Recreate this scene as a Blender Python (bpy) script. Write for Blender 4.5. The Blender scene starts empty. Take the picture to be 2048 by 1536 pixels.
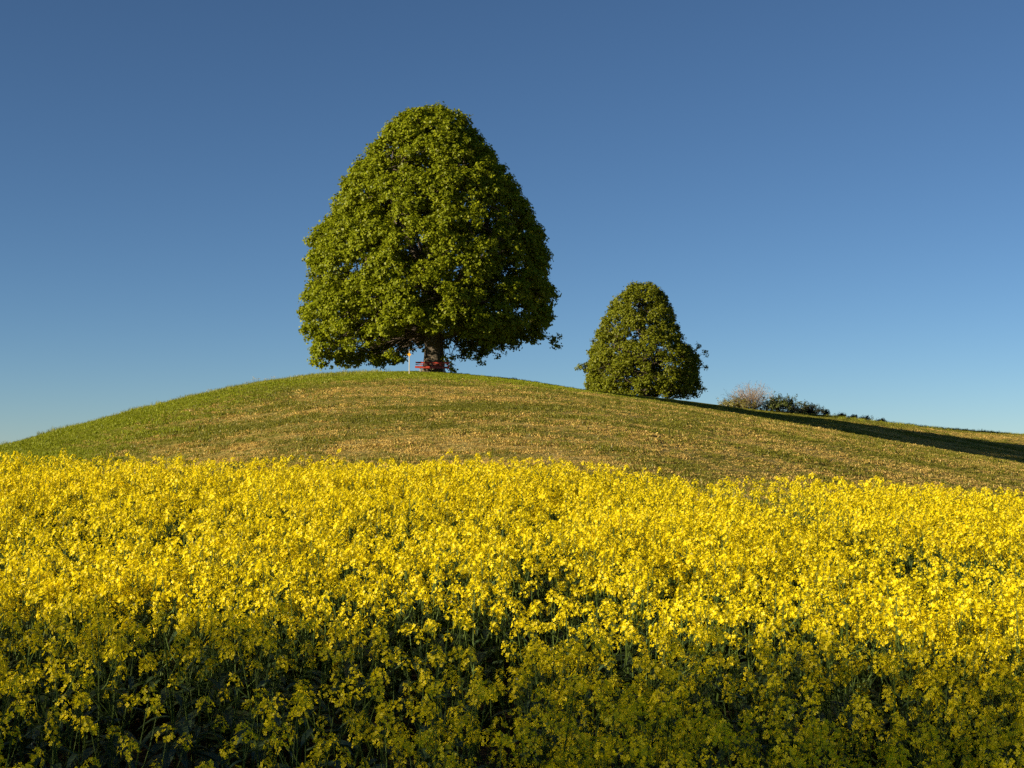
import bpy, math, random
import numpy as np
from mathutils import Vector, Matrix

random.seed(7)
rng = np.random.default_rng(11)
scene = bpy.context.scene
COL = scene.collection

# ------------------------------------------------------------------ camera
F = 2844.0                       # focal length in photo pixels (50 mm on 36 mm, 2048 px wide)
HOR = 905.0                      # photo row of the true horizon
PITCH = math.atan((HOR - 768.0) / F)
cam_d = bpy.data.cameras.new('camera')
cam_d.lens = 50.0
cam_d.sensor_width = 36.0
cam_d.clip_start = 0.1
cam_d.clip_end = 30000.0
cam = bpy.data.objects.new('camera', cam_d)
cam.location = (0, 0, 0)
cam.rotation_euler = (math.pi / 2 + PITCH, 0, 0)
COL.objects.link(cam)
scene.camera = cam

# ------------------------------------------------------------------ sky, sun, exposure
SUN_EL = math.radians(16.0)
SUN_PHI = math.radians(28.0)     # how far the sun stands behind the picture plane, from due left
sun_vec = Vector((-math.cos(SUN_PHI) * math.cos(SUN_EL), -math.sin(SUN_PHI) * math.cos(SUN_EL), math.sin(SUN_EL)))
world = bpy.data.worlds.new('World')
scene.world = world
world.use_nodes = True
wn = world.node_tree
wn.nodes.clear()
w_out = wn.nodes.new('ShaderNodeOutputWorld')
w_bg = wn.nodes.new('ShaderNodeBackground')
w_sky = wn.nodes.new('ShaderNodeTexSky')
w_sky.sky_type = 'NISHITA'
w_sky.sun_disc = False
w_sky.sun_elevation = SUN_EL
w_sky.sun_rotation = math.atan2(sun_vec.x, sun_vec.y)
w_sky.altitude = 700
w_sky.air_density = 0.7
w_sky.dust_density = 0.0
w_sky.ozone_density = 4.0
w_bg.inputs['Strength'].default_value = 0.05
w_tint = wn.nodes.new('ShaderNodeMix'); w_tint.data_type = 'RGBA'; w_tint.blend_type = 'MULTIPLY'
w_tint.inputs[0].default_value = 1.0; w_tint.inputs[7].default_value = (0.915, 0.965, 0.95, 1)
wn.links.new(w_sky.outputs[0], w_tint.inputs[6]); wn.links.new(w_tint.outputs[2], w_bg.inputs['Color'])
wn.links.new(w_bg.outputs[0], w_out.inputs['Surface'])

sun_d = bpy.data.lights.new('sun', 'SUN')
sun_d.energy = 5.0
sun_d.angle = math.radians(0.5)
sun_d.color = (1.0, 0.87, 0.62)
sun = bpy.data.objects.new('sun', sun_d)
sun.rotation_euler = (-sun_vec).to_track_quat('-Z', 'Y').to_euler()
sun.location = (-60, -40, 60)
COL.objects.link(sun)

scene.view_settings.view_transform = 'Standard'
scene.view_settings.look = 'None'
scene.view_settings.gamma = 1.0
scene.view_settings.exposure = 0.93
scene.view_settings.use_curve_mapping = False
scene.cycles.use_denoising = False
scene.cycles.max_bounces = 10
scene.cycles.diffuse_bounces = 8
scene.cycles.transparent_max_bounces = 4

# ------------------------------------------------------------------ helpers
def tag(o, label=None, cat=None, group=None, kind=None):
    if label: o['label'] = label
    if cat: o['category'] = cat
    if group: o['group'] = group
    if kind: o['kind'] = kind
    return o

def ray(px, py):
    """direction of a photo pixel, scaled to one metre of depth (world y)"""
    u, v = px - 1024.0, 768.0 - py
    dy = F * math.cos(PITCH) - v * math.sin(PITCH)
    dz = F * math.sin(PITCH) + v * math.cos(PITCH)
    return u / dy, dz / dy

_tab = np.random.default_rng(5).random((256, 256))
def vnoise(x, y):
    x = np.asarray(x, float); y = np.asarray(y, float)
    xi = np.floor(x).astype(int); yi = np.floor(y).astype(int)
    fx = x - xi; fy = y - yi
    fx = fx * fx * (3 - 2 * fx); fy = fy * fy * (3 - 2 * fy)
    a = _tab[xi & 255, yi & 255]; b = _tab[(xi + 1) & 255, yi & 255]
    c = _tab[xi & 255, (yi + 1) & 255]; d = _tab[(xi + 1) & 255, (yi + 1) & 255]
    return (a * (1 - fx) + b * fx) * (1 - fy) + (c * (1 - fx) + d * fx) * fy
def fbm(x, y, o=3):
    s = 0; a = 0.5; t = 0
    for i in range(o):
        s = s + a * vnoise(x * 2 ** i + 17.3 * i, y * 2 ** i + 5.1 * i); t += a; a *= 0.5
    return s / t
def sstep(a, b, x):
    t = np.clip((np.asarray(x, float) - a) / (b - a), 0, 1)
    return t * t * (3 - 2 * t)
def rotm(axis, ang):
    return np.array(Matrix.Rotation(ang, 3, axis))
def frame(d):
    """3x3 whose z column is d"""
    d = np.asarray(d, float); d = d / np.linalg.norm(d)
    a = np.array([0, 0, 1.0]) if abs(d[2]) < 0.9 else np.array([1.0, 0, 0])
    x = np.cross(a, d); x /= np.linalg.norm(x)
    return np.stack([x, np.cross(d, x), d], 1)

class MB:
    """collects polygons (tris and quads) with a material slot each"""
    def __init__(self):
        self.v = []; self.f = []; self.m = []; self.n = 0
    def add(self, verts, faces, mat=0):
        verts = np.asarray(verts, float)
        self.v.append(verts)
        for f in faces:
            self.f.append(tuple(i + self.n for i in f)); self.m.append(mat)
        self.n += len(verts)
    def merge(self, other, R=None, t=(0, 0, 0), s=1.0):
        V = np.concatenate(other.v) * s
        if R is not None: V = V @ np.asarray(R).T
        self.v.append(V + np.asarray(t))
        self.f += [tuple(i + self.n for i in f) for f in other.f]
        self.m += other.m
        self.n += len(V)
    def tube(self, pts, rad, sides=5, mat=0, cap=True):
        pts = [np.asarray(p, float) for p in pts]
        base = self.n; V = []
        for i, p in enumerate(pts):
            d = pts[min(i + 1, len(pts) - 1)] - pts[max(i - 1, 0)]
            Fm = frame(d)
            for k in range(sides):
                a = 2 * math.pi * k / sides
                V.append(p + rad[i] * (math.cos(a) * Fm[:, 0] + math.sin(a) * Fm[:, 1]))
        faces = []
        for i in range(len(pts) - 1):
            for k in range(sides):
                faces.append((i * sides + k, i * sides + (k + 1) % sides, (i + 1) * sides + (k + 1) % sides, (i + 1) * sides + k))
        if cap:
            faces.append(tuple(range(sides))[::-1]); faces.append(tuple((len(pts) - 1) * sides + k for k in range(sides)))
        self.add(V, faces, mat)
    def box(self, c, s, R=None, mat=0):
        c = np.asarray(c, float); h = np.asarray(s, float) / 2
        V = np.array([[x, y, z] for z in (-1, 1) for y in (-1, 1) for x in (-1, 1)]) * h
        if R is not None: V = V @ np.asarray(R).T
        self.add(V + c, [(0, 2, 3, 1), (4, 5, 7, 6), (0, 1, 5, 4), (2, 6, 7, 3), (0, 4, 6, 2), (1, 3, 7, 5)], mat)
    def mesh(self, name, mats, smooth=False):
        me = bpy.data.meshes.new(name)
        me.from_pydata(np.concatenate(self.v).tolist(), [], self.f)
        for m in mats: me.materials.append(m)
        if len(mats) > 1: me.polygons.foreach_set('material_index', self.m)
        if smooth: me.polygons.foreach_set('use_smooth', [True] * len(me.polygons))
        me.update()
        return me
    def build(self, name, mats, parent=None, smooth=False, loc=None):
        return link(name, self.mesh(name, mats if isinstance(mats, list) else [mats], smooth), parent, loc)

def link(name, me, parent=None, loc=None):
    o = bpy.data.objects.new(name, me)
    COL.objects.link(o)
    if parent is not None: o.parent = parent
    if loc is not None: o.location = loc
    return o

def quads_mesh(name, V, k, mats, midx=None):
    """mesh of N separate k-gons; V is (N, k, 3)"""
    N = len(V)
    me = bpy.data.meshes.new(name)
    me.vertices.add(N * k); me.loops.add(N * k); me.polygons.add(N)
    me.vertices.foreach_set('co', V.reshape(-1).astype(np.float32))
    me.loops.foreach_set('vertex_index', np.arange(N * k, dtype=np.int32))
    me.polygons.foreach_set('loop_start', np.arange(0, N * k, k, dtype=np.int32))
    for m in mats: me.materials.append(m)
    if midx is not None: me.polygons.foreach_set('material_index', np.asarray(midx, np.int32))
    me.update(calc_edges=True)
    me.validate()
    return me

# ------------------------------------------------------------------ materials
def new_mat(name):
    m = bpy.data.materials.new(name); m.use_nodes = True
    nt = m.node_tree; nt.nodes.clear()
    return m, nt, nt.nodes.new('ShaderNodeOutputMaterial')

def leaf_mat(name, c1, c2, trans=0.35, tcol=None, gloss=0.06, rough=0.45, by='island', objvar=0.0):
    m, nt, out = new_mat(name)
    N = nt.nodes.new; L = nt.links.new
    geo = N('ShaderNodeNewGeometry'); oi = N('ShaderNodeObjectInfo')
    mix = N('ShaderNodeMix'); mix.data_type = 'RGBA'
    mix.inputs[6].default_value = (*c1, 1); mix.inputs[7].default_value = (*c2, 1)
    L(geo.outputs['Random Per Island'] if by == 'island' else oi.outputs['Random'], mix.inputs[0])
    col = mix.outputs[2]
    if objvar:
        hsv = N('ShaderNodeHueSaturation'); mr = N('ShaderNodeMapRange')
        mr.inputs[3].default_value = 1 - objvar; mr.inputs[4].default_value = 1 + objvar
        L(oi.outputs['Random'], mr.inputs[0]); L(mr.outputs[0], hsv.inputs['Value']); L(col, hsv.inputs['Color'])
        col = hsv.outputs[0]
    dif = N('ShaderNodeBsdfDiffuse'); tr = N('ShaderNodeBsdfTranslucent'); gl = N('ShaderNodeBsdfGlossy')
    gl.inputs['Roughness'].default_value = rough
    L(col, dif.inputs['Color'])
    if tcol is None: L(col, tr.inputs['Color'])
    else: tr.inputs['Color'].default_value = (*tcol, 1)
    m1 = N('ShaderNodeMixShader'); m1.inputs[0].default_value = trans
    L(dif.outputs[0], m1.inputs[1]); L(tr.outputs[0], m1.inputs[2])
    m2 = N('ShaderNodeMixShader'); m2.inputs[0].default_value = gloss
    L(m1.outputs[0], m2.inputs[1]); L(gl.outputs[0], m2.inputs[2])
    L(m2.outputs[0], out.inputs['Surface'])
    return m

def rough_mat(name, c1, c2, scale=6.0, bump=0.3, rough=0.85, stretch=(1, 1, 1), dist=0.05):
    m, nt, out = new_mat(name)
    N = nt.nodes.new; L = nt.links.new
    tc = N('ShaderNodeTexCoord'); mp = N('ShaderNodeMapping'); mp.inputs['Scale'].default_value = stretch
    no = N('ShaderNodeTexNoise'); no.inputs['Scale'].default_value = scale; no.inputs['Detail'].default_value = 6
    mix = N('ShaderNodeMix'); mix.data_type = 'RGBA'
    mix.inputs[6].default_value = (*c1, 1); mix.inputs[7].default_value = (*c2, 1)
    b = N('ShaderNodeBump'); b.inputs['Strength'].default_value = bump; b.inputs['Distance'].default_value = dist
    p = N('ShaderNodeBsdfPrincipled'); p.inputs['Roughness'].default_value = rough
    rp = N('ShaderNodeMapRange'); rp.inputs[1].default_value = 0.3; rp.inputs[2].default_value = 0.7
    L(tc.outputs['Object'], mp.inputs[0]); L(mp.outputs[0], no.inputs['Vector'])
    L(no.outputs[0], rp.inputs[0]); L(rp.outputs[0], mix.inputs[0]); L(no.outputs[0], b.inputs['Height'])
    L(mix.outputs[2], p.inputs['Base Color']); L(b.outputs[0], p.inputs['Normal'])
    L(p.outputs[0], out.inputs['Surface'])
    return m

M_LEAF = leaf_mat('lime_leaf', (0.155, 0.195, 0.007), (0.285, 0.305, 0.011), 0.38, None, 0.012)
M_LEAF2 = leaf_mat('second_lime_leaf', (0.130, 0.155, 0.009), (0.225, 0.230, 0.014), 0.36, None, 0.012)
M_BARK = rough_mat('lime_bark', (0.055, 0.042, 0.030), (0.17, 0.135, 0.095), 5, 0.8, 0.95, (2.5, 2.5, 0.6), 0.12)
M_TWIG = rough_mat('twig_bark', (0.07, 0.05, 0.035), (0.14, 0.105, 0.075), 4, 0.2)
M_PINK = leaf_mat('pale_blossom_leaf', (0.32, 0.20, 0.12), (0.46, 0.32, 0.22), 0.3)
M_PTWIG = rough_mat('pale_twig', (0.20, 0.14, 0.09), (0.36, 0.27, 0.18), 4, 0.2)
M_SHRUB = leaf_mat('shrub_leaf', (0.06, 0.085, 0.012), (0.13, 0.15, 0.02), 0.25)
M_DSHADE = leaf_mat('dark_shaded_leaf', (0.03, 0.045, 0.012), (0.06, 0.08, 0.016), 0.2)  # second lime's shade on the right-hand ridge shrubs, put into the leaf colour
M_YSHRUB = leaf_mat('yellow_shrub_leaf', (0.16, 0.15, 0.015), (0.26, 0.22, 0.03), 0.3)
M_PETAL = leaf_mat('rape_petal', (0.94, 0.73, 0.003), (0.99, 0.82, 0.008), 0.46, None, 0.02, 0.5)
M_BUD = leaf_mat('rape_bud', (0.22, 0.24, 0.02), (0.34, 0.32, 0.02), 0.2)
M_STEM = leaf_mat('rape_stem', (0.06, 0.10, 0.016), (0.105, 0.15, 0.024), 0.15, None, 0.015, 0.6)
M_RLEAF = leaf_mat('rape_leaf', (0.035, 0.065, 0.022), (0.06, 0.095, 0.03), 0.25, (0.07, 0.12, 0.02), 0.08, 0.4)
M_GRASS = leaf_mat('meadow_blade', (0.14, 0.15, 0.010), (0.25, 0.225, 0.022), 0.30, None, 0.03, 0.5, 'island', 0.25)
M_STRAW = leaf_mat('straw_blade', (0.42, 0.285, 0.062), (0.70, 0.50, 0.145), 0.22, None, 0.03, 0.5, 'island', 0.25)
M_FRESH = leaf_mat('fresh_blade', (0.17, 0.215, 0.008), (0.30, 0.315, 0.014), 0.32, None, 0.02, 0.5, 'island', 0.2)
M_TALL = leaf_mat('tall_blade', (0.20, 0.225, 0.010), (0.36, 0.35, 0.03), 0.35, None, 0.03, 0.5, 'island', 0.2)
M_WHITE = leaf_mat('white_umbel', (0.75, 0.72, 0.62), (0.8, 0.78, 0.7), 0.3)
M_RED = rough_mat('red_paint', (0.28, 0.026, 0.014), (0.42, 0.05, 0.026), 7, 0.15, 0.5, (1, 6, 6), 0.01)
M_CONC = rough_mat('concrete', (0.22, 0.21, 0.19), (0.36, 0.34, 0.30), 9, 0.3, 0.9)
M_POLE = rough_mat('weathered_pole', (0.45, 0.40, 0.31), (0.62, 0.56, 0.45), 8, 0.2, 0.7, (1, 1, 0.3))
M_POLETOP = rough_mat('brown_post_cap', (0.20, 0.12, 0.06), (0.30, 0.19, 0.10), 8, 0.2, 0.8)
M_SIGN = rough_mat('yellow_waymark', (0.80, 0.36, 0.01), (0.88, 0.44, 0.02), 5, 0.0, 0.4)
M_WOOD = leaf_mat('wood_leaf', (0.04, 0.07, 0.01), (0.08, 0.11, 0.015), 0.15)

# ground: soil under the crop, green and straw-coloured turf elsewhere (attribute 'dry' and 'soil')
M_GROUND, nt, out = new_mat('meadow_ground')
N = nt.nodes.new; L = nt.links.new
tc = N('ShaderNodeTexCoord')
a_dry = N('ShaderNodeAttribute'); a_dry.attribute_name = 'dry'
a_soil = N('ShaderNodeAttribute'); a_soil.attribute_name = 'soil'
n1 = N('ShaderNodeTexNoise'); n1.inputs['Scale'].default_value = 1.6; n1.inputs['Detail'].default_value = 8
n2 = N('ShaderNodeTexNoise'); n2.inputs['Scale'].default_value = 7.0; n2.inputs['Detail'].default_value = 5
mp = N('ShaderNodeMapping'); mp.inputs['Scale'].default_value = (0.5, 1.2, 1)
L(tc.outputs['Object'], mp.inputs[0]); L(mp.outputs[0], n1.inputs['Vector']); L(tc.outputs['Object'], n2.inputs['Vector'])
ad = N('ShaderNodeMath'); ad.operation = 'ADD'; L(a_dry.outputs['Fac'], ad.inputs[0])
sb = N('ShaderNodeMath'); sb.operation = 'MULTIPLY_ADD'; sb.inputs[1].default_value = 1.6; sb.inputs[2].default_value = -0.8
L(n1.outputs[0], sb.inputs[0]); L(sb.outputs[0], ad.inputs[1])
g = N('ShaderNodeMix'); g.data_type = 'RGBA'; g.inputs[6].default_value = (0.075, 0.09, 0.010, 1); g.inputs[7].default_value = (0.16, 0.155, 0.018, 1)
s_ = N('ShaderNodeMix'); s_.data_type = 'RGBA'; s_.inputs[6].default_value = (0.21, 0.155, 0.045, 1); s_.inputs[7].default_value = (0.48, 0.36, 0.12, 1)
mr = N('ShaderNodeMapRange'); mr.inputs[1].default_value = 0.32; mr.inputs[2].default_value = 0.68
L(n2.outputs[0], mr.inputs[0]); L(mr.outputs[0], g.inputs[0]); L(mr.outputs[0], s_.inputs[0])
gs = N('ShaderNodeMix'); gs.data_type = 'RGBA'; L(ad.outputs[0], gs.inputs[0]); gs.clamp_factor = True
L(g.outputs[2], gs.inputs[6]); L(s_.outputs[2], gs.inputs[7])
so = N('ShaderNodeMix'); so.data_type = 'RGBA'; L(a_soil.outputs['Fac'], so.inputs[0])
so.inputs[7].default_value = (0.055, 0.042, 0.028, 1); L(gs.outputs[2], so.inputs[6])
bp = N('ShaderNodeBump'); bp.inputs['Strength'].default_value = 0.9; bp.inputs['Distance'].default_value = 0.12
L(n2.outputs[0], bp.inputs['Height'])
df = N('ShaderNodeBsdfDiffuse'); L(so.outputs[2], df.inputs['Color']); L(bp.outputs[0], df.inputs['Normal'])
L(df.outputs[0], out.inputs['Surface'])

# ------------------------------------------------------------------ terrain
# the crest of the hill: (photo column, photo row of the skyline, metres away)
CREST = [(-520, 1032.3, 78), (-250, 992.3, 86), (0, 944.3, 95), (171, 867.3, 100), (342, 817.2, 104), (513, 767.7, 108), (600, 753.7, 110), (700, 742.1, 111), (800, 736.8, 112), (865, 734.4, 112), (950, 740.2, 112), (1050, 746.5, 113), (1170, 763.2, 116), (1350, 781.3, 127), (1540, 808.4, 142), (1660, 819.9, 151), (1768, 836.2, 160), (1901, 855.6, 171), (2048, 869.2, 184), (2300, 882.2, 196), (2700, 895.2, 210)]
cx, ck, cy = [], [], []
for px, py, d in CREST:
    u, k = ray(px, py); cx.append(u * d); ck.append(k); cy.append(d)
_xs = np.arange(-400, 601, 1.0)
def _smooth(v, n=4):
    ker = np.hanning(2 * n + 3)[1:-1]; ker /= ker.sum()
    return np.convolve(np.pad(v, (n, n), mode='edge'), ker, 'valid')
_kx = _smooth(np.interp(_xs, cx, ck)); _yx = _smooth(np.interp(_xs, cx, cy))
_cx = np.interp(_xs, [-60, -10, 5, 25, 60, 100], [0.0045, 0.0011, 0.0008, 0.0008, 0.0010, 0.0010])
FIELD_END = 22.6
def field_z(x, y):
    return -2.40 + 0.066 * (np.maximum(y, -3.0) - 5.4) - np.minimum(0.070 * np.logaddexp(0, x / 1.5) * 1.5, 1.6)
def ground_z(x, y, rough=True):
    x = np.asarray(x, float); y = np.asarray(y, float)
    k = np.interp(x, _xs, _kx); yc = np.interp(x, _xs, _yx); c = np.interp(x, _xs, _cx)
    fl = field_z(x, np.minimum(y, 24 + (np.maximum(y, 24) - 24) * 0.12))
    d = np.maximum(yc - y, 0)
    hill = k * y - c * d * d
    beh = np.maximum(y - yc, 0)
    hill = hill - 0.0009 * np.minimum(beh, 90) ** 2 - 0.16 * np.maximum(beh - 90, 0)
    s = 0.35
    w = sstep(20, 30, y)
    m = np.where(y > 18, s * np.logaddexp(np.clip(hill / s, -60, 60), fl / s), fl)
    z = fl * (1 - w) + m * w
    back = sstep(0, 120, beh)
    z = z * (1 - back) + np.minimum(z, np.maximum(hill, -14.0)) * back
    p = (x - 56) * .88 + (y - 130) * .47; q = -(x - 56) * .47 + (y - 130) * .88      # shallow hollow on the right flank
    z = z - 3.0 * np.exp(-p * p / (2 * 34 ** 2) - q * q / (2 * 18 ** 2))
    if rough:
        z = z + 0.10 * (fbm(x * 0.25, y * 0.25, 2) - 0.5) + 0.05 * (vnoise(x * 1.1, y * 1.1) - 0.5)
    return z
def dryness(x, y):
    """0 green turf .. 1 dry straw-coloured mown turf, in swaths along the slope"""
    x = np.asarray(x, float); y = np.asarray(y, float)
    yc = np.interp(x, _xs, _yx)
    u = x / np.maximum(y, 5)
    sw = fbm(x * 0.075 + 3.0, y * 0.20 + 0.03 * x, 4)
    sw2 = fbm(x * 0.35 + 9, y * 0.6 + 0.06 * x, 3)
    left = sstep(-19.0, -8.0, x + (yc - y) * 0.10 + 6 * (fbm(x * .1, y * .1, 2) - .5))
    bw = np.interp(x, [-25, -15, 2, 14, 40], [26, 27, 24, 12, 8])
    top = sstep(bw * .35, bw * 1.15, (yc - y) + 9 * (fbm(x * 0.12, y * 0.12, 2) - 0.5))
    return np.clip(left * top * (0.56 + 1.7 * (sw - 0.47) + 2.0 * (sw2 - 0.5)), 0, 1)

gx = np.concatenate([[-6000, -3000, -1500, -800, -450, -280, -190, -140, -110], np.arange(-90, 130.1, 0.8), [140, 160, 190, 240, 320, 450, 700, 1200, 2500, 6000]])
gy = np.concatenate([[-3000, -1200, -500, -220, -110, -60, -30, -15, -8, -4], np.arange(0, 212, 0.8), [220, 235, 255, 280, 320, 400, 600, 1000, 2000, 4000, 9000]])
X, Y = np.meshgrid(gx, gy)
Z = ground_z(X, Y)
me = bpy.data.meshes.new('ground')
nx, ny = len(gx), len(gy)
idx = np.arange(nx * ny).reshape(ny, nx)
fq = np.stack([idx[:-1, :-1], idx[:-1, 1:], idx[1:, 1:], idx[1:, :-1]], -1).reshape(-1, 4)
me.from_pydata(np.stack([X, Y, Z], -1).reshape(-1, 3).tolist(), [], fq.tolist())
me.polygons.foreach_set('use_smooth', [True] * len(me.polygons))
me.materials.append(M_GROUND)
at = me.attributes.new('dry', 'FLOAT', 'POINT'); at.data.foreach_set('value', dryness(X, Y).reshape(-1).astype(np.float32))
soil = ((Y < FIELD_END + 0.2) & (Y > 1.5) & (np.abs(X) < 60)).astype(np.float32)
at = me.attributes.new('soil', 'FLOAT', 'POINT'); at.data.foreach_set('value', soil.reshape(-1))
ground = link('ground', me)
tag(ground, 'grassy hill with mown green and straw coloured turf behind the crop', 'hill', kind='structure')

# ------------------------------------------------------------------ scatter by geometry nodes (uncountable stuff only)
def scatter(name, P, rot, scl, pick, protos, label, cat):
    pc = bpy.data.collections.new(name + '_pieces')
    for i, me_ in enumerate(protos):
        pc.objects.link(bpy.data.objects.new('%s_piece_%02d' % (name, i), me_))
    me_ = bpy.data.meshes.new(name)
    me_.vertices.add(len(P)); me_.vertices.foreach_set('co', np.asarray(P, np.float32).reshape(-1))
    for nm, ty, key, arr in (('rot', 'FLOAT_VECTOR', 'vector', rot), ('scl', 'FLOAT', 'value', scl), ('pick', 'INT', 'value', pick)):
        a = me_.attributes.new(nm, ty, 'POINT')
        a.data.foreach_set(key, np.asarray(arr, np.int32 if ty == 'INT' else np.float32).reshape(-1))
    o = link(name, me_)
    ng = bpy.data.node_groups.new(name + '_scatter', 'GeometryNodeTree')
    ng.interface.new_socket('Geometry', in_out='INPUT', socket_type='NodeSocketGeometry')
    ng.interface.new_socket('Geometry', in_out='OUTPUT', socket_type='NodeSocketGeometry')
    N = ng.nodes.new; L = ng.links.new
    gi = N('NodeGroupInput'); go = N('NodeGroupOutput')
    iop = N('GeometryNodeInstanceOnPoints'); ci = N('GeometryNodeCollectionInfo')
    ci.inputs[0].default_value = pc; ci.inputs[1].default_value = True; ci.inputs[2].default_value = True
    def named(nm, ty):
        n = N('GeometryNodeInputNamedAttribute'); n.data_type = ty; n.inputs[0].default_value = nm
        return n.outputs[0]
    L(gi.outputs[0], iop.inputs['Points']); L(ci.outputs[0], iop.inputs['Instance'])
    iop.inputs['Pick Instance'].default_value = True
    L(named('pick', 'INT'), iop.inputs['Instance Index'])
    e2r = N('FunctionNodeEulerToRotation'); L(named('rot', 'FLOAT_VECTOR'), e2r.inputs[0])
    L(e2r.outputs[0], iop.inputs['Rotation'])
    L(named('scl', 'FLOAT'), iop.inputs['Scale'])
    L(iop.outputs[0], go.inputs[0])
    md = o.modifiers.new('scatter', 'NODES'); md.node_group = ng
    tag(o, label, cat, kind='stuff')
    return o

# ------------------------------------------------------------------ rapeseed
def make_raceme(seed, big=1.0):
    """flowering top of a rape stem: open four-petalled flowers, bud cluster, young pods; origin at its foot, axis +z"""
    r = np.random.default_rng(seed); mb = MB()
    L0 = r.uniform(0.045, 0.085); nf = int(r.integers(12, 18))
    pods = int(r.integers(8, 16)); Lp = r.uniform(0.05, 0.14)
    top = Lp + L0
    mb.tube([(0, 0, 0), (0, 0, top)], [0.0028, 0.0016], 3, 1, False)
    ga = 2.39996
    for i in range(pods):
        h = Lp * (i + 0.5) / pods; a = ga * i + r.uniform(-.3, .3)
        d = np.array([math.cos(a) * 0.75, math.sin(a) * 0.75, 0.75]); ln = r.uniform(0.025, 0.05)
        p = np.array([0, 0, h]); q = p + d * ln
        w = np.cross(d, [0, 0, 1]); w = w / np.linalg.norm(w) * 0.0022
        mb.add([p - w * .6, p + w * .6, q], [(0, 1, 2)], 1)
    for i in range(nf):
        t = (i + r.uniform(0, 1)) / nf
        h = Lp + L0 * t; a = ga * i + r.uniform(-.4, .4)
        up = 0.25 + 0.75 * t + r.uniform(-.15, .15)
        d = np.array([math.cos(a), math.sin(a), up]); d /= np.linalg.norm(d)
        ln = (0.043 - 0.021 * t) * r.uniform(.85, 1.25) * big
        p = np.array([0, 0, h]); q = p + d * ln
        w = np.cross(d, [0, 0, 1.0]); w = w / (np.linalg.norm(w) + 1e-6) * 0.0009
        mb.add([p - w, p + w, q], [(0, 1, 2)], 1)
        nd = d + r.normal(0, .35, 3); nd[2] += .25
        Fm = frame(nd); ps = (0.0155 - 0.0042 * t) * r.uniform(.85, 1.15) * big
        tw = r.uniform(0, 6.28)
        for k in range(4):
            b = tw + k * math.pi / 2
            e = math.cos(b) * Fm[:, 0] + math.sin(b) * Fm[:, 1]; f = -math.sin(b) * Fm[:, 0] + math.cos(b) * Fm[:, 1]
            lift = r.uniform(.1, .5)
            V = [q, q + ps * (.75 * e + .48 * f + lift * .6 * Fm[:, 2]), q + ps * (1.12 * e + lift * Fm[:, 2]), q + ps * (.75 * e - .48 * f + lift * .6 * Fm[:, 2])]
            mb.add(V, [(0, 1, 2, 3)], 0)
    for i in range(9):
        a = ga * i; rr = 0.0035 + 0.0045 * (i / 9); z = top + 0.012 - 0.012 * i / 9
        c = np.array([math.cos(a) * rr, math.sin(a) * rr, z]); s = 0.0028; hh = 0.005
        V = [c + [s, 0, 0], c + [0, s, 0], c - [s, 0, 0], c - [0, s, 0], c + [0, 0, hh], c - [0, 0, hh]]
        mb.add(V, [(0, 1, 4), (1, 2, 4), (2, 3, 4), (3, 0, 4), (1, 0, 5), (2, 1, 5), (3, 2, 5), (0, 3, 5)], 2)
    return mb, top

def make_leaf(seed):
    r = np.random.default_rng(seed); mb = MB()
    n = 5; Ln = 1.0; pts = []
    for i in range(n + 1):
        t = i / n
        w = 0.20 * math.sin(math.pi * min(1, t * 0.92 + 0.06)) ** 0.7 * (1 - 0.25 * t)
        x = Ln * t; z = 0.35 * t - 0.75 * t * t
        pts.append((x, w * r.uniform(.8, 1.1), z, w * r.uniform(.8, 1.1)))
    V = []; Fc = []
    for x, wl, z, wr in pts: V += [(x, wl, z + .05), (x, 0, z), (x, -wr, z + .05)]
    for i in range(n):
        a = 3 * i
        Fc += [(a, a + 1, a + 4, a + 3), (a + 1, a + 2, a + 5, a + 4)]
    mb.add(V, Fc, 3)
    return mb

RAC = [make_raceme(100 + i) for i in range(8)]
RMATS = [M_PETAL, M_STEM, M_BUD, M_RLEAF]
LEAFS = [make_leaf(300 + i) for i in range(4)]

def plant_spec(seed):
    """stem tubes, leaf placements, flower head placements of one plant about 1.2 m tall"""
    r = np.random.default_rng(seed)
    H = 1.02
    st = MB(); heads = []; leaves = []
    lean = r.normal(0, .05, 2)
    def axis(h): return np.array([lean[0] * h * h, lean[1] * h * h, h])
    hs = np.linspace(0, H, 6)
    st.tube([axis(h) for h in hs], np.linspace(.008, .003, 6), 4, 1, False)
    heads.append((axis(H), axis(H) - axis(H - .1), int(r.integers(0, len(RAC))), r.uniform(.95, 1.2)))
    nb = int(r.integers(4, 7))
    for i in range(nb):
        h0 = H * (0.45 + 0.45 * (i + r.uniform(0, .8)) / nb)
        a = 2.39996 * i + r.uniform(-.5, .5)
        hz = r.uniform(.82, 1.02) * H
        h1 = max(h0 + 0.12, hz * (0.86 + .14 * i / nb))
        out_ = r.uniform(.10, .22) * (1.25 - h0 / H * .6)
        p0 = axis(h0); d = np.array([math.cos(a), math.sin(a), 0])
        p2 = p0 + d * out_ + [0, 0, h1 - h0]; p1 = p0 + d * out_ * .65 + [0, 0, (h1 - h0) * .42]
        st.tube([p0, p1, p2], [.004, .0032, .0024], 3, 1, False)
        heads.append((p2, p2 - p1 + [0, 0, .05], int(r.integers(0, len(RAC))), r.uniform(.75, 1.08)))
        if r.random() < .75: leaves.append((p0, a, r.uniform(.09, .16), r.uniform(-.3, .4), int(r.integers(0, 4))))
    for i in range(6):
        h = H * r.uniform(.15, .6); a = r.uniform(0, 6.28)
        leaves.append((axis(h), a, r.uniform(.16, .30), r.uniform(-.2, .3), int(r.integers(0, 4))))
    return st, heads, leaves
NVAR = 9
SPECS = [plant_spec(500 + i) for i in range(NVAR)]
def leaf_R(a, tilt): return rotm('Z', a) @ rotm('Y', -tilt)
PLANT_MESH = []
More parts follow.
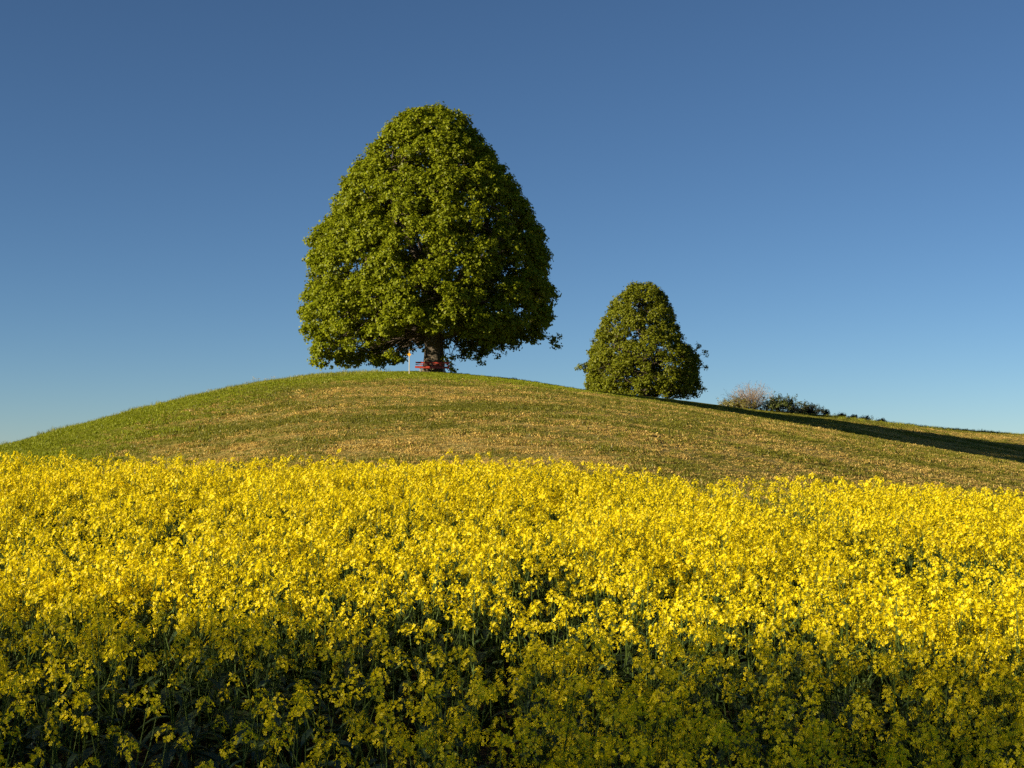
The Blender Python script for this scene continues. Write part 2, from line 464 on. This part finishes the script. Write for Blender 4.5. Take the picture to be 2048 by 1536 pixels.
for i, (st, heads, leaves) in enumerate(SPECS):
    mb = MB(); mb.merge(st)
    for p, d, k, s in heads: mb.merge(RAC[k][0], frame(d), p, s)
    for p, a, s, t, k in leaves: mb.merge(LEAFS[k], leaf_R(a, t), p, s)
    PLANT_MESH.append(mb.mesh('rape_plant_%d' % i, RMATS))

# positions: drilled rows, jittered
step = 0.205
ax = np.arange(-17, 17, step); ay = np.arange(2.6, FIELD_END, step)
PX, PY = np.meshgrid(ax, ay)
PX = PX.reshape(-1) + rng.uniform(-.5, .5, PX.size) * step * 1.3; PY = PY.reshape(-1) + rng.uniform(-.5, .5, PY.size) * step * 1.3
keep = (np.abs(PX) < 0.42 * PY + 3.0)
thin = fbm(PX * 0.55 + 4, PY * 0.55, 2)
keep &= rng.random(PX.size) < np.clip(0.42 + 2.8 * (thin - 0.38), 0.16, 1.0) * np.where(PY < 8.6, .58, 1.0)
PX, PY, thin = PX[keep], PY[keep], thin[keep]
PZ = ground_z(PX, PY)
hvar = 1.0 + 0.16 * (fbm(PX * .5 + 30, PY * .5 + 8, 2) - .5) + rng.normal(0, .055, PX.size)
PS = np.clip(hvar, .78, 1.22)
PR = np.stack([rng.normal(0, .06, PX.size), rng.normal(0, .06, PX.size), rng.uniform(0, 6.28, PX.size)], 1)
PK = rng.integers(0, NVAR, PX.size)
# the 300 plants that show largest: the nearest ones whose heads are inside the picture
inview = (np.abs(PX) < 0.355 * PY) & (PY > 5.25)
order = np.argsort(np.where(inview, PY, 1e9))
near = np.zeros(PX.size, bool); near[order[:300]] = True
rest = ~near
scatter('rapeseed_crop', np.stack([PX, PY, PZ - .02], 1)[rest], PR[rest], PS[rest], PK[rest], PLANT_MESH,
        'dense yellow flowering rapeseed crop reaching up to the foot of the hill', 'crop')
stem_me = [s[0].mesh('stem', RMATS) for s in SPECS]
rac_me = [r_[0].mesh('flower_head', RMATS) for r_ in RAC]
leaf_me = [l_.mesh('leaf', RMATS) for l_ in LEAFS]
def place(name, me_, parent, R, p, s):
    o = bpy.data.objects.new(name, me_); COL.objects.link(o); o.parent = parent
    o.matrix_basis = Matrix.LocRotScale(Vector(p), Matrix(R.tolist()).to_quaternion(), Vector((s, s, s)))
    return o
for i in np.nonzero(near)[0]:
    e = bpy.data.objects.new('rapeseed_plant', None); COL.objects.link(e); e.empty_display_size = 0.1
    e.location = (PX[i], PY[i], PZ[i] - .02); e.rotation_euler = PR[i]; e.scale = (PS[i],) * 3
    tag(e, 'single yellow flowering rapeseed plant in the shaded front rows of the field', 'rapeseed plant', 'rapeseed plants in the shaded front rows')
    st, heads, leaves = SPECS[PK[i]]
    so_ = bpy.data.objects.new('stem', stem_me[PK[i]]); COL.objects.link(so_); so_.parent = e
    for p, d, k, s in heads: place('flower_head', rac_me[k], e, frame(d), p, s)
    for p, a, s, t, k in leaves: place('leaf', leaf_me[k], e, leaf_R(a, t), p, s)

# ------------------------------------------------------------------ meadow grass
def clump(seed, nb, rad, h0, h1, w, splay, mat, seed_heads=0):
    r = np.random.default_rng(seed); mb = MB()
    for i in range(nb):
        a = r.uniform(0, 6.28); rr = rad * math.sqrt(r.random())
        b = np.array([rr * math.cos(a), rr * math.sin(a), -0.02])
        az = r.uniform(0, 6.28); sp = splay * r.uniform(.2, 1.2); h = r.uniform(h0, h1)
        o = np.array([math.cos(az), math.sin(az), 0]); s = np.array([-math.sin(az), math.cos(az), 0]) * w * r.uniform(.7, 1.3)
        m_ = b + o * sp * h * .35 + [0, 0, h * .62]; t = b + o * sp * h + [0, 0, h * (1 - .25 * min(sp, 1.6))]
        mb.add([b - s, b + s, m_ + s * .7, m_ - s * .7, t], [(0, 1, 2, 3), (3, 2, 4)], 0)
    return mb.mesh('grass_piece', [mat])
G_PIECES = [clump(i, 34, .26, .05, .13, .010, .9, M_GRASS) for i in range(4)] + \
           [clump(20 + i, 34, .24, .03, .10, .012, 1.6, M_STRAW) for i in range(4)] + \
           [clump(30 + i, 34, .26, .06, .15, .010, .8, M_FRESH) for i in range(4)]
T_PIECES = [clump(40 + i, 30, .25, .16, .42, .009, .55, M_TALL) for i in range(4)]

def sample_hill(n, umin, umax, y0, pw=0.6):
    u = rng.uniform(umin, umax, n); ty = rng.random(n)
    y = (y0 ** (2 - pw) + ty * (192 ** (2 - pw) - y0 ** (2 - pw))) ** (1 / (2 - pw))
    return u * y, y
x, y = sample_hill(210000, -.43, .43, 24)
yc = np.interp(x, _xs, _yx)
k = (y < yc + 5) & (y > FIELD_END + 0.5)
x, y = x[k], y[k]; yc = yc[k]
dr = dryness(x, y)
tallmask = sstep(-11, -19, x) * sstep(17, 9, (yc - y) + 5 * (fbm(x * .12, y * .12, 2) - .5) + 0.25 * (x + 30))
z = ground_z(x, y)
isdry = rng.random(len(x)) < dr * 0.85
lump = fbm(x * 0.5, y * 0.9, 2)
scl = (0.55 + 1.3 * np.clip(lump - .2, 0, 1)) * rng.uniform(.7, 1.3, len(x))
rot = np.stack([rng.normal(0, .1, len(x)), rng.normal(0, .1, len(x)), rng.uniform(0, 6.28, len(x))], 1)
fresh = (~isdry) & (rng.random(len(x)) < np.maximum(sstep(-8, -18, x + (yc - y) * .1), sstep(30, 14, yc - y) * sstep(16, 2, x)))
pk = rng.integers(0, 4, len(x)) + 4 * isdry + 8 * fresh
scatter('meadow_grass', np.stack([x, y, z], 1), rot, scl, pk, G_PIECES,
        'short mown grass with straw coloured swaths covering the hill', 'grass')
# uncut grass: along the left shoulder of the hill and along the right-hand ridge
x, y = sample_hill(150000, -.46, .43, 60, 0.2)
yc = np.interp(x, _xs, _yx); d = yc - y
tall = (rng.random(len(x)) < 0.8 * sstep(-9, -16, x) * sstep(17, 11, d + 5 * (fbm(x * .12, y * .12, 2) - .5) + 0.12 * (x + 30)) * (d > -4)) | \
       ((x > 34) & (np.abs(d) < 2.5) & (rng.random(len(x)) < .5 * vnoise(x * .4, y * .4)))
x, y, d = x[tall], y[tall], d[tall]
scl = rng.uniform(.6, 1.15, len(x)) * (0.6 + .8 * fbm(x * .6, y * .6, 2))
rot = np.stack([rng.normal(0, .1, len(x)), rng.normal(0, .1, len(x)), rng.uniform(0, 6.28, len(x))], 1)
scatter('uncut_grass', np.stack([x, y, ground_z(x, y)], 1), rot, scl, rng.integers(0, 4, len(x)), T_PIECES,
        'taller uncut green grass on the left shoulder and ridge of the hill', 'grass')

# ------------------------------------------------------------------ trees
def leaf_quads(C, Nrm, size, r):
    """folded-free rhombic leaves at centres C with preferred normals Nrm"""
    n = len(C)
    nn = Nrm + r.normal(0, .55, (n, 3)); nn /= np.linalg.norm(nn, axis=1)[:, None]
    t = r.normal(0, 1, (n, 3)); t[:, 2] -= .7
    t -= (t * nn).sum(1)[:, None] * nn; t /= np.linalg.norm(t, axis=1)[:, None] + 1e-9
    b = np.cross(nn, t)
    s = (size * r.uniform(.7, 1.25, n))[:, None]
    V = np.stack([C - t * s * .5, C + b * s * .42 - t * s * .08 + nn * s * .08, C + t * s * .55, C - b * s * .42 - t * s * .08 + nn * s * .08], 1)
    return V

def foliage(boughs, per, spray, size, r, flat=0.75, upb=0.5):
    """boughs: list of (centre, radius, outward); sprays of leaves spread over each bough's outer shell"""
    Vs = []
    for c, br, od in boughs:
        ns = max(3, int(per * br * br / spray))
        D = r.normal(0, 1, (ns, 3)); D /= np.linalg.norm(D, axis=1)[:, None]
        D = D + od * .55 + np.array([0, 0, .25]); D /= np.linalg.norm(D, axis=1)[:, None]
        rad = br * r.uniform(.35, 1.05, ns) ** .6
        P = c + D * rad[:, None] * np.array([1, 1, flat])
        C = np.repeat(P, spray, 0) + r.normal(0, .13, (ns * spray, 3)) * np.array([1, 1, .8])
        Nn = np.repeat(D, spray, 0) * .8 + np.array([0, 0, upb])
        Vs.append(leaf_quads(C, Nn, size, r))
    return np.concatenate(Vs)

def lime_tree(name, base, prof, zmin_f, n_out, n_in, br0, br1, per, spray, size, trunk_r, split, mat, seed, label, extra=(), n_limb=16, asym=None, skip=None):
    r = np.random.default_rng(seed)
    root = bpy.data.objects.new(name, None); COL.objects.link(root); root.location = base
    tag(root, label, 'tree')
    zs = np.array([p[0] for p in prof]); Ls = np.array([p[1] for p in prof]); Rs = np.array([p[2] for p in prof])
    H = zs.max()
    def env(z, az):
        l = np.interp(z, zs[::-1], Ls[::-1]); q = np.interp(z, zs[::-1], Rs[::-1]); c = math.cos(az)
        side = l if c < 0 else q
        return abs(c) ** 1.5 * side + (1 - abs(c) ** 1.5) * (l + q) / 2
    boughs = []
    tries = 0
    while len(boughs) < n_out and tries < 60000:
        tries += 1
        az = r.uniform(0, 2 * math.pi); z = r.uniform(zs.min(), H)
        R = env(z, az)
        if r.random() > R / max(Ls.max(), Rs.max()) + .08: continue
        br = r.uniform(br0, br1) * (0.75 + .25 * min(1, R / 6))
        rr = max(0, R - br * .9) * r.uniform(.93, 1.0)
        zc = min(z, H - br * .62)
        if zc - br * .55 < zmin_f(az, rr): continue
        c = np.array([rr * math.cos(az), rr * math.sin(az), zc])
        if skip and skip(c, br): continue
        if any(np.sum((c - b[0]) ** 2) < (0.62 * min(br, b[1])) ** 2 for b in boughs): continue
        od = np.array([math.cos(az), math.sin(az), .35 + .9 * max(0, z / H - .6)]); od /= np.linalg.norm(od)
        boughs.append((c, br, od))
    inner = []
    while len(inner) < n_in:
        az = r.uniform(0, 2 * math.pi); z = r.uniform(zs.min() + 1.5, H * .93); R = env(z, az)
        rr = R * r.uniform(.25, .75); br = r.uniform(br0, br1)
        if z - br * .6 < zmin_f(az, rr) + .5: continue
        inner.append((np.array([rr * math.cos(az), rr * math.sin(az), z]), br, np.array([0, 0, 1.0])))
    for c, br in extra:
        c = np.array(c, float); boughs.append((c, br, c * [1, 1, 0] / np.linalg.norm(c[:2])))
    V = np.concatenate([foliage(boughs, per, spray, size, r), foliage(inner, per * .6, spray, size * 1.15, r)])
    link('crown', quads_mesh('crown', V, 4, [mat]), root)
    # trunk with root flare and flutes
    tb = MB(); sides = 28; hs = np.array([-.6, 0, .35, .8, 1.5, 2.3, 3.2, 4.4, 6.5, 9, 12, 15, 18]) * (H / 21.6)
    rs = np.array([1.5, 1.28, 1.10, 1.0, .95, .93, .90, .72, .50, .36, .26, .17, .06]) * trunk_r
    TV = []
    for h, q in zip(hs, rs):
        for k in range(sides):
            a = 2 * math.pi * k / sides
            fl = 1 + (.07 * math.sin(5 * a + .7) + .05 * math.sin(9 * a + 2 + h * .3)) * (1.3 if h < 1 else 1) + r.normal(0, .012)
            TV.append((q * fl * math.cos(a) + .012 * h * math.sin(h * .7), q * fl * math.sin(a), h))
    TF = [(i * sides + k, i * sides + (k + 1) % sides, (i + 1) * sides + (k + 1) % sides, (i + 1) * sides + k) for i in range(len(hs) - 1) for k in range(sides)]
    tb.add(TV, TF); tb.build('trunk', M_BARK, root, True)
    # limbs, then thin branches to every bough
    pts_all = []
    hi = [b_ for b_ in boughs if b_[0][2] > .15 * H]
    tgt = [hi[i] for i in r.choice(len(hi), n_limb, replace=False)]
    for i, (c, br, od) in enumerate(tgt):
        h0 = split * r.uniform(.85, 1.3) + max(0, c[2] - split) * r.uniform(.1, .4)
        h0 = min(h0, H * .6, max(split, c[2] - .5))
        p0 = np.array([0, 0, h0]); m1 = p0 + (c - p0) * .35 + [0, 0, .10 * np.linalg.norm(c - p0)]; m2 = p0 + (c - p0) * .7 + [0, 0, .07 * np.linalg.norm(c - p0)]
        P = [p0, m1 + r.normal(0, .15, 3), m2 + r.normal(0, .2, 3), c]
        q = trunk_r * (.42 if h0 < H * .25 else .25)
        lb = MB(); lb.tube(P, [q, q * .6, q * .33, .03], 8); lb.build('limb', M_BARK, root, True)
        for a_, b_ in zip(P[:-1], P[1:]):
            for t in np.linspace(0.1, 1, 5): pts_all.append(a_ + (b_ - a_) * t)
    for h in np.linspace(split, H * .75, 14): pts_all.append(np.array([0, 0, h]))
    PA = np.array(pts_all); tw = MB()
    for c, br, od in boughs + inner:
        dd = np.sum((PA - c) ** 2, 1) + 3.0 * np.maximum(0, PA[:, 2] - c[2]) ** 2
        p0 = PA[r.choice(np.argsort(dd)[:8])]
        ln = np.linalg.norm(c - p0)
        m1 = p0 + (c - p0) * .35 + [0, 0, .10 * ln] + r.normal(0, .06 * ln, 3); m2 = p0 + (c - p0) * .7 + [0, 0, .08 * ln] + r.normal(0, .05 * ln, 3)
        tw.tube([p0, m1, m2, c], [.055, .04, .028, .015], 4, 0, False)
        for _ in range(3):
            e = c + od * br * .3 + r.normal(0, br * .28, 3)
            tw.tube([c, e], [.02, .008], 3, 0, False)
    tw.build('branches', M_TWIG, root)
    return root, boughs

TREE_D = 114.0
u, _k = ray(866, 745); tx = u * TREE_D
tz = float(ground_z(tx, TREE_D, False)) - .1
PXM = F / TREE_D
prof = []
for py, xl, xr in [(205, 838, 896), (216, 812, 915), (230, 790, 932), (260, 760, 957), (300, 728, 986), (340, 700, 1016), (380, 668, 1046), (430, 655, 1076), (480, 614, 1096),
                   (520, 607, 1108), (560, 601, 1115), (600, 597, 1116), (640, 597, 1112), (660, 602, 1096), (680, 608, 1052), (700, 614, 1005), (720, 616, 972), (738, 640, 940)]:
    prof.append(((747 - py) / PXM, (866 - xl) / PXM, (xr - 866) / PXM))
def zmin_main(az, rr):
    c = math.cos(az); front = max(0, -math.sin(az)); back = max(0, math.sin(az))
    side = abs(c) ** 1.2
    zl = .75 if c < 0 else 1.5
    if rr < 4.2: zl = 2.2 if c < 0 else 2.0
    return side * zl + (1 - side) * (2.3 if front > 0 else 1.9)
def skip_main(c, br):
    return abs(c[0] - .2) < 1.5 + br * .6 and c[2] - br * .7 < 2.0 + (0 if c[1] > 0 else .35)
ex = [((-5.5, -6.4, 5.3), 1.1), ((-4.5, -6.8, 4.7), 1.0), ((-6.3, -6.0, 4.9), 1.0), ((7.6, -1.0, 3.3), .8), ((8.3, -1.2, 2.9), .55), ((9.5, -1.2, 2.55), .5), ((9.9, -1.1, 2.9), .32), ((9.8, -1.3, 2.2), .34), ((8.0, -1.2, 2.4), .36),
      ((3.4, -.5, 1.2), .42), ((3.6, -.6, .85), .3), ((2.8, -.6, 1.5), .4), ((-6.7, -.5, .55), .35), ((-9.2, 0, 1.0), .7), ((-8.3, -.5, .9), .6), ((-4.6, .3, 1.25), .7), ((-3.0, .5, 1.3), .55),
      ((-2.4, .5, 1.0), .4), ((-5.9, 0, 1.2), .8), ((-7.4, .4, 1.3), .8), ((1.2, -.75, .9), .30), ((1.35, -.6, .55), .28), ((1.5, -.4, .25), .25), ((1.0, -.9, 1.3), .25), ((1.5, -.3, 1.2), .3)]
_r = np.random.default_rng(4)
for _i in range(46):
    _a = _r.uniform(0, 6.283); _q = _r.uniform(2.6, 8.2)
    ex.append(((_q * math.cos(_a), _q * math.sin(_a), _r.uniform(3.0, 4.0)), _r.uniform(.75, 1.15)))
for _i in range(12):
    ex.append(((_r.uniform(1.9, 4.6), _r.uniform(-1.5, 4), _r.uniform(1.5, 2.6)), _r.uniform(.45, .7)))
for _i in range(10):
    ex.append(((_r.uniform(-5.5, -2.0), _r.uniform(0.5, 4), _r.uniform(1.5, 2.6)), _r.uniform(.45, .75)))
for _i in range(18):
    ex.append(((_r.uniform(-9.6, -2.6), _r.uniform(-2, 3), _r.uniform(.95, 1.7)), _r.uniform(.45, .8)))
main_tree, mb_boughs = lime_tree('lime_tree', (tx, TREE_D, tz), prof, zmin_main, 470, 260, .8, 1.4, 430, 14, .205, .80, 2.6, M_LEAF, 21,
                      'huge broad lime tree with dense green crown on the hilltop, red bench at its trunk', ex, 26, None, skip_main)

T2_D = 152.0
u, _k = ray(1290, 800); t2x = u * T2_D
t2z = float(ground_z(t2x, T2_D, False)) - .1
P2 = F / T2_D
base_py = HOR - F * t2z / T2_D
prof2 = []
for py, xl, xr in [(567, 1272, 1304), (578, 1248, 1325), (600, 1226, 1338), (625, 1212, 1350), (650, 1198, 1358), (680, 1182, 1370), (700, 1178, 1385), (715, 1172, 1400), (740, 1166, 1404),
                   (765, 1166, 1404), (790, 1170, 1398), (810, 1190, 1380)]:
    prof2.append(((base_py - py) / P2, (1290 - xl) / P2, (xr - 1290) / P2))
ex2 = [((-6.6, -.5, (base_py - 736) / P2), .6), ((-7.1, -.5, (base_py - 738) / P2), .35), ((6.2, -.4, (base_py - 708) / P2), .5), ((5.6, -.4, (base_py - 695) / P2), .5), ((6.3, 0, (base_py - 735) / P2), .4), ((5.9, 0, (base_py - 780) / P2), .5)]
_r = np.random.default_rng(9)
for _i in range(40):
    _a = _r.uniform(0, 6.283); _q = _r.uniform(2.5, 5.6)
    ex2.append(((_q * math.cos(_a), _q * math.sin(_a), _r.uniform(.4, 1.6)), _r.uniform(.6, .9)))
tree2, _b = lime_tree('lime_tree', (t2x, T2_D, t2z), prof2, lambda az, rr: -.3, 360, 110, .6, 1.1, 330, 12, .19, .5, 2.0, M_LEAF2, 33,
                      'smaller cone shaped lime tree standing lower behind the hill crest', ex2, 14)

# ------------------------------------------------------------------ shrubs on the ridge
def shrub(name, px, d, w, h, label, lmat, tmat, nl, size, seed, arch=.5, twigs=60, sink=.4, spread=.9):
    r = np.random.default_rng(seed)
    u, _ = ray(px, 810); x0 = u * d; z0 = float(ground_z(x0, d, False)) - sink
    root = bpy.data.objects.new(name, None); COL.objects.link(root); root.location = (x0, d, z0)
    tag(root, label, 'shrub')
    tw = MB(); tips = []
    for i in range(twigs):
        a = r.uniform(0, 6.28); e = math.sqrt(r.random()) * spread
        t = np.array([math.cos(a) * e * w / 2, math.sin(a) * e * w / 2, h * math.sqrt(max(.05, 1 - e * e * .85)) * r.uniform(.75, 1.05)])
        b = np.array([t[0] * .15, t[1] * .15, 0]); m_ = (b + t) / 2 + [0, 0, arch * h * .3] - np.array([t[0], t[1], 0]) * .12
        P = [b, m_ + r.normal(0, .06, 3), t]
        tw.tube(P, [.03, .018, .006], 4, 0, False)
        for k in range(7):
            s = r.uniform(.35, 1.0)
            q = (P[0] + (P[1] - P[0]) * s * 2) if s < .5 else (P[1] + (P[2] - P[1]) * (s - .5) * 2)
            e2 = q + r.normal(0, .16, 3) * w / 3 + [0, 0, .12]
            tw.tube([q, e2], [.009, .004], 3, 0, False); tips += [q + (e2 - q) * f for f in (.4, .7, 1.0)]
        tips.append(t)
    tw.build('branches', tmat, root)
    T = np.array(tips)
    C = T[r.integers(0, len(T), nl)] + r.normal(0, .07, (nl, 3)); C[:, 2] = np.maximum(C[:, 2], .05)
    Nn = C / (np.linalg.norm(C, axis=1)[:, None] + .1) + [0, 0, .4]
    link('foliage', quads_mesh('foliage', leaf_quads(C, Nn, size, r), 4, [lmat]), root)
    return root
shrub('shrub', 1504, 149, 6.4, 3.1, 'pale pinkish brown leafless shrub with fine twigs on the ridge', M_PINK, M_PTWIG, 2600, .07, 61, .3, 90, .4)
shrub('shrub', 1474, 147, 4.6, 1.3, 'low yellow green bush at the foot of the pale twiggy shrub', M_YSHRUB, M_PTWIG, 5000, .10, 62, .6, 50, .4, 1.0)
shrub('shrub', 1560, 150, 5.2, 2.4, 'green shrub with long arching shoots beside the pale twiggy shrub', M_SHRUB, M_TWIG, 6500, .13, 63, .8, 60, .65, 1.0)
shrub('shrub', 1612, 155, 4.6, 1.7, 'rounded green shrub, its colour darkened for tree shade, between arching shrub and ridge grass', M_DSHADE, M_TWIG, 6500, .12, 64, .5, 60, .6, 1.0)
shrub('shrub', 1650, 159, 1.1, .75, 'small bush, its colour darkened for tree shade, at the end of the row of ridge shrubs', M_DSHADE, M_TWIG, 900, .11, 65, .5, 20, .15, 1.0)
for i, (px, w, h) in enumerate([(1682, 1.6, .45), (1706, 1.5, .5), (1732, 1.9, .55), (1760, 1.5, .4)]):
    s = shrub('grass_tussock', px, 161 + i * 2, w, h, 'dark low tussock on the ridge line beyond the shrubs', M_DSHADE, M_TWIG, 700, .10, 70 + i, .2, 24, .1, 1.0)
    s['category'] = 'tussock'; s['group'] = 'dark tussocks along the ridge line'

# ------------------------------------------------------------------ white umbels in the uncut grass
def umbel(px, d, h, i):
    u, _ = ray(px, 800); x0 = u * d
    root = bpy.data.objects.new('wildflower', None); COL.objects.link(root); root.location = (x0, d, float(ground_z(x0, d)))
    tag(root, 'tiny white wildflower rising from the uncut grass on the left shoulder', 'wildflower', 'white wildflowers on the left shoulder')
    r = np.random.default_rng(900 + i); s = MB(); f = MB()
    for k in range(4):
        t = np.array([r.normal(0, .12), r.normal(0, .12), h * r.uniform(.75, 1.0)])
        s.tube([(0, 0, -.05), t * [.4, .4, .6], t], [.008, .006, .004], 3, 0, False)
        for j in range(14):
            c = t + [r.normal(0, .05), r.normal(0, .05), r.normal(.01, .012)]
            Fm = frame([r.normal(0, .3), r.normal(0, .3), 1]); q = .03
            f.add([c + q * Fm[:, 0], c + q * Fm[:, 1], c - q * Fm[:, 0], c - q * Fm[:, 1]], [(0, 1, 2, 3)])
    s.build('stem', M_TALL, root); f.build('flower', M_WHITE, root)
for i, (px, dd, h) in enumerate([(192, 0, .55), (364, .5, .5), (430, 0, .45), (460, .5, .6), (495, 0, .65), (508, 1, .9), (513, 0, .8), (530, .5, .6), (545, 0, .6), (420, -5, .5), (300, -3, .5), (260, .5, .45), (80, 0, .45), (600, 0, .4), (690, 0, .4)]):
    u, _ = ray(px, 800); yc_ = 110
    for _ in range(5): yc_ = float(np.interp(u * yc_, _xs, _yx))
    umbel(px, yc_ + dd, h, i)

# ------------------------------------------------------------------ bench at the trunk
BD = 112.5
u, _ = ray(864.5, 745); bx = u * BD; bz = float(ground_z(bx, BD, False))
bench = bpy.data.objects.new('bench', None); COL.objects.link(bench); bench.location = (bx, BD, bz); bench.rotation_euler = (0, math.radians(1.0), 0)
tag(bench, 'red painted slatted bench on grey legs in front of the big lime trunk', 'bench')
W = 2.72
def slat(name, c, s, tilt=0, parent=bench):
    mb = MB(); mb.box((0, 0, 0), s); o = mb.build(name, M_RED, parent); o.location = c; o.rotation_euler = (tilt, 0, 0)
    bv = o.modifiers.new('bevel', 'BEVEL'); bv.width = .008; bv.segments = 2
    return o
for i in range(4): slat('seat_slat', (0, -.20 + i * .125, .52 + .006 * i), (W, .105, .05))
slat('front_board', (0, -.262, .445), (W, .03, .15))
slat('backrest_rail', (0, .33, .85), (W, .035, .13), -.18)
slat('backrest_rail', (0, .30, .69), (W, .03, .06), -.18)
for s in (-1, 1):
    mb = MB(); mb.box((s * .93, -.02, .235), (.14, .40, .53)); mb.box((s * .93, .12, -.04), (.16, .5, .1)); o = mb.build('leg', M_CONC, bench)
    bv = o.modifiers.new('bevel', 'BEVEL'); bv.width = .012
    mb = MB(); mb.box((s * .93, .31, .62), (.06, .05, .66), rotm('X', -.18)); mb.build('back_post', M_CONC, bench)
mb = MB(); mb.box((-.05, .31, .62), (.06, .05, .66), rotm('X', -.18)); mb.build('back_post', M_CONC, bench)

# ------------------------------------------------------------------ way-mark post left of the trunk
SD = 104.0
u, _ = ray(818.6, 745); sx = u * SD; sz = float(ground_z(sx, SD, False))
sp = bpy.data.objects.new('waymark_post', None); COL.objects.link(sp); sp.location = (sx, SD, sz)
tag(sp, 'thin pale post with yellow diamond waymark beside the bench', 'signpost')
mb = MB(); mb.tube([(0, 0, -.15), (0, 0, .8), (.005, 0, 1.70)], [.035, .034, .032], 10); mb.build('post', M_POLE, sp)
mb = MB(); mb.tube([(.005, 0, 1.70), (.005, 0, 1.82), (.005, 0, 1.84)], [.034, .034, .012], 10); mb.build('post_cap', M_POLETOP, sp)
mb = MB()
hw, hh = .15, .14
mb.add([(-hw, -.05, 1.44), (0, -.05, 1.44 - hh), (hw, -.05, 1.44), (0, -.05, 1.44 + hh), (-hw, -.04, 1.44), (0, -.04, 1.44 - hh), (hw, -.04, 1.44), (0, -.04, 1.44 + hh)],
       [(0, 1, 2, 3), (7, 6, 5, 4), (0, 4, 5, 1), (1, 5, 6, 2), (2, 6, 7, 3), (3, 7, 4, 0)])
mb.build('diamond_plate', M_SIGN, sp)

# ------------------------------------------------------------------ unseen wood behind the viewpoint, shaped and thinned to shade the front rows
r = np.random.default_rng(77)
n = 56000
WY = -16.0; SLOPE = math.tan(SUN_EL) / math.sin(SUN_PHI); WTOP = -1.1 + (9.45 - WY) * SLOPE
wx = r.uniform(-100, -16, n); wy = WY - 4 * r.random(n)
top = WTOP + .5 * (fbm(wx * .22, wy * .3, 2) - .5) + .8 * SLOPE * np.abs(wy - WY)
wz = -2.5 + (top + 2.5) * r.random(n)
C = np.stack([wx, wy, wz], 1)
V = leaf_quads(C, r.normal(0, 1, (n, 3)), .32, r)
midx = np.zeros(n, int)
tr_ = MB()
for i in range(26):
    x0 = -98 + i * 3.2 + r.uniform(-.8, .8)
    tr_.tube([(x0, -18, -3.2), (x0 + .2, -18, 3), (x0 + r.uniform(-.5, .5), -18, 9.5)], [.28, .2, .06], 7)
TVv = np.concatenate(tr_.v); q4 = np.array([f for f in tr_.f if len(f) == 4])
V = np.concatenate([V, TVv[q4]]); midx = np.concatenate([midx, np.ones(len(q4), int)])
wood = link('shade_wood', quads_mesh('shade_wood', V, 4, [M_WOOD, M_BARK], midx))
tag(wood, 'unseen leafy wood behind the viewpoint, shaped to shade the front rows', 'wood', kind='stuff')
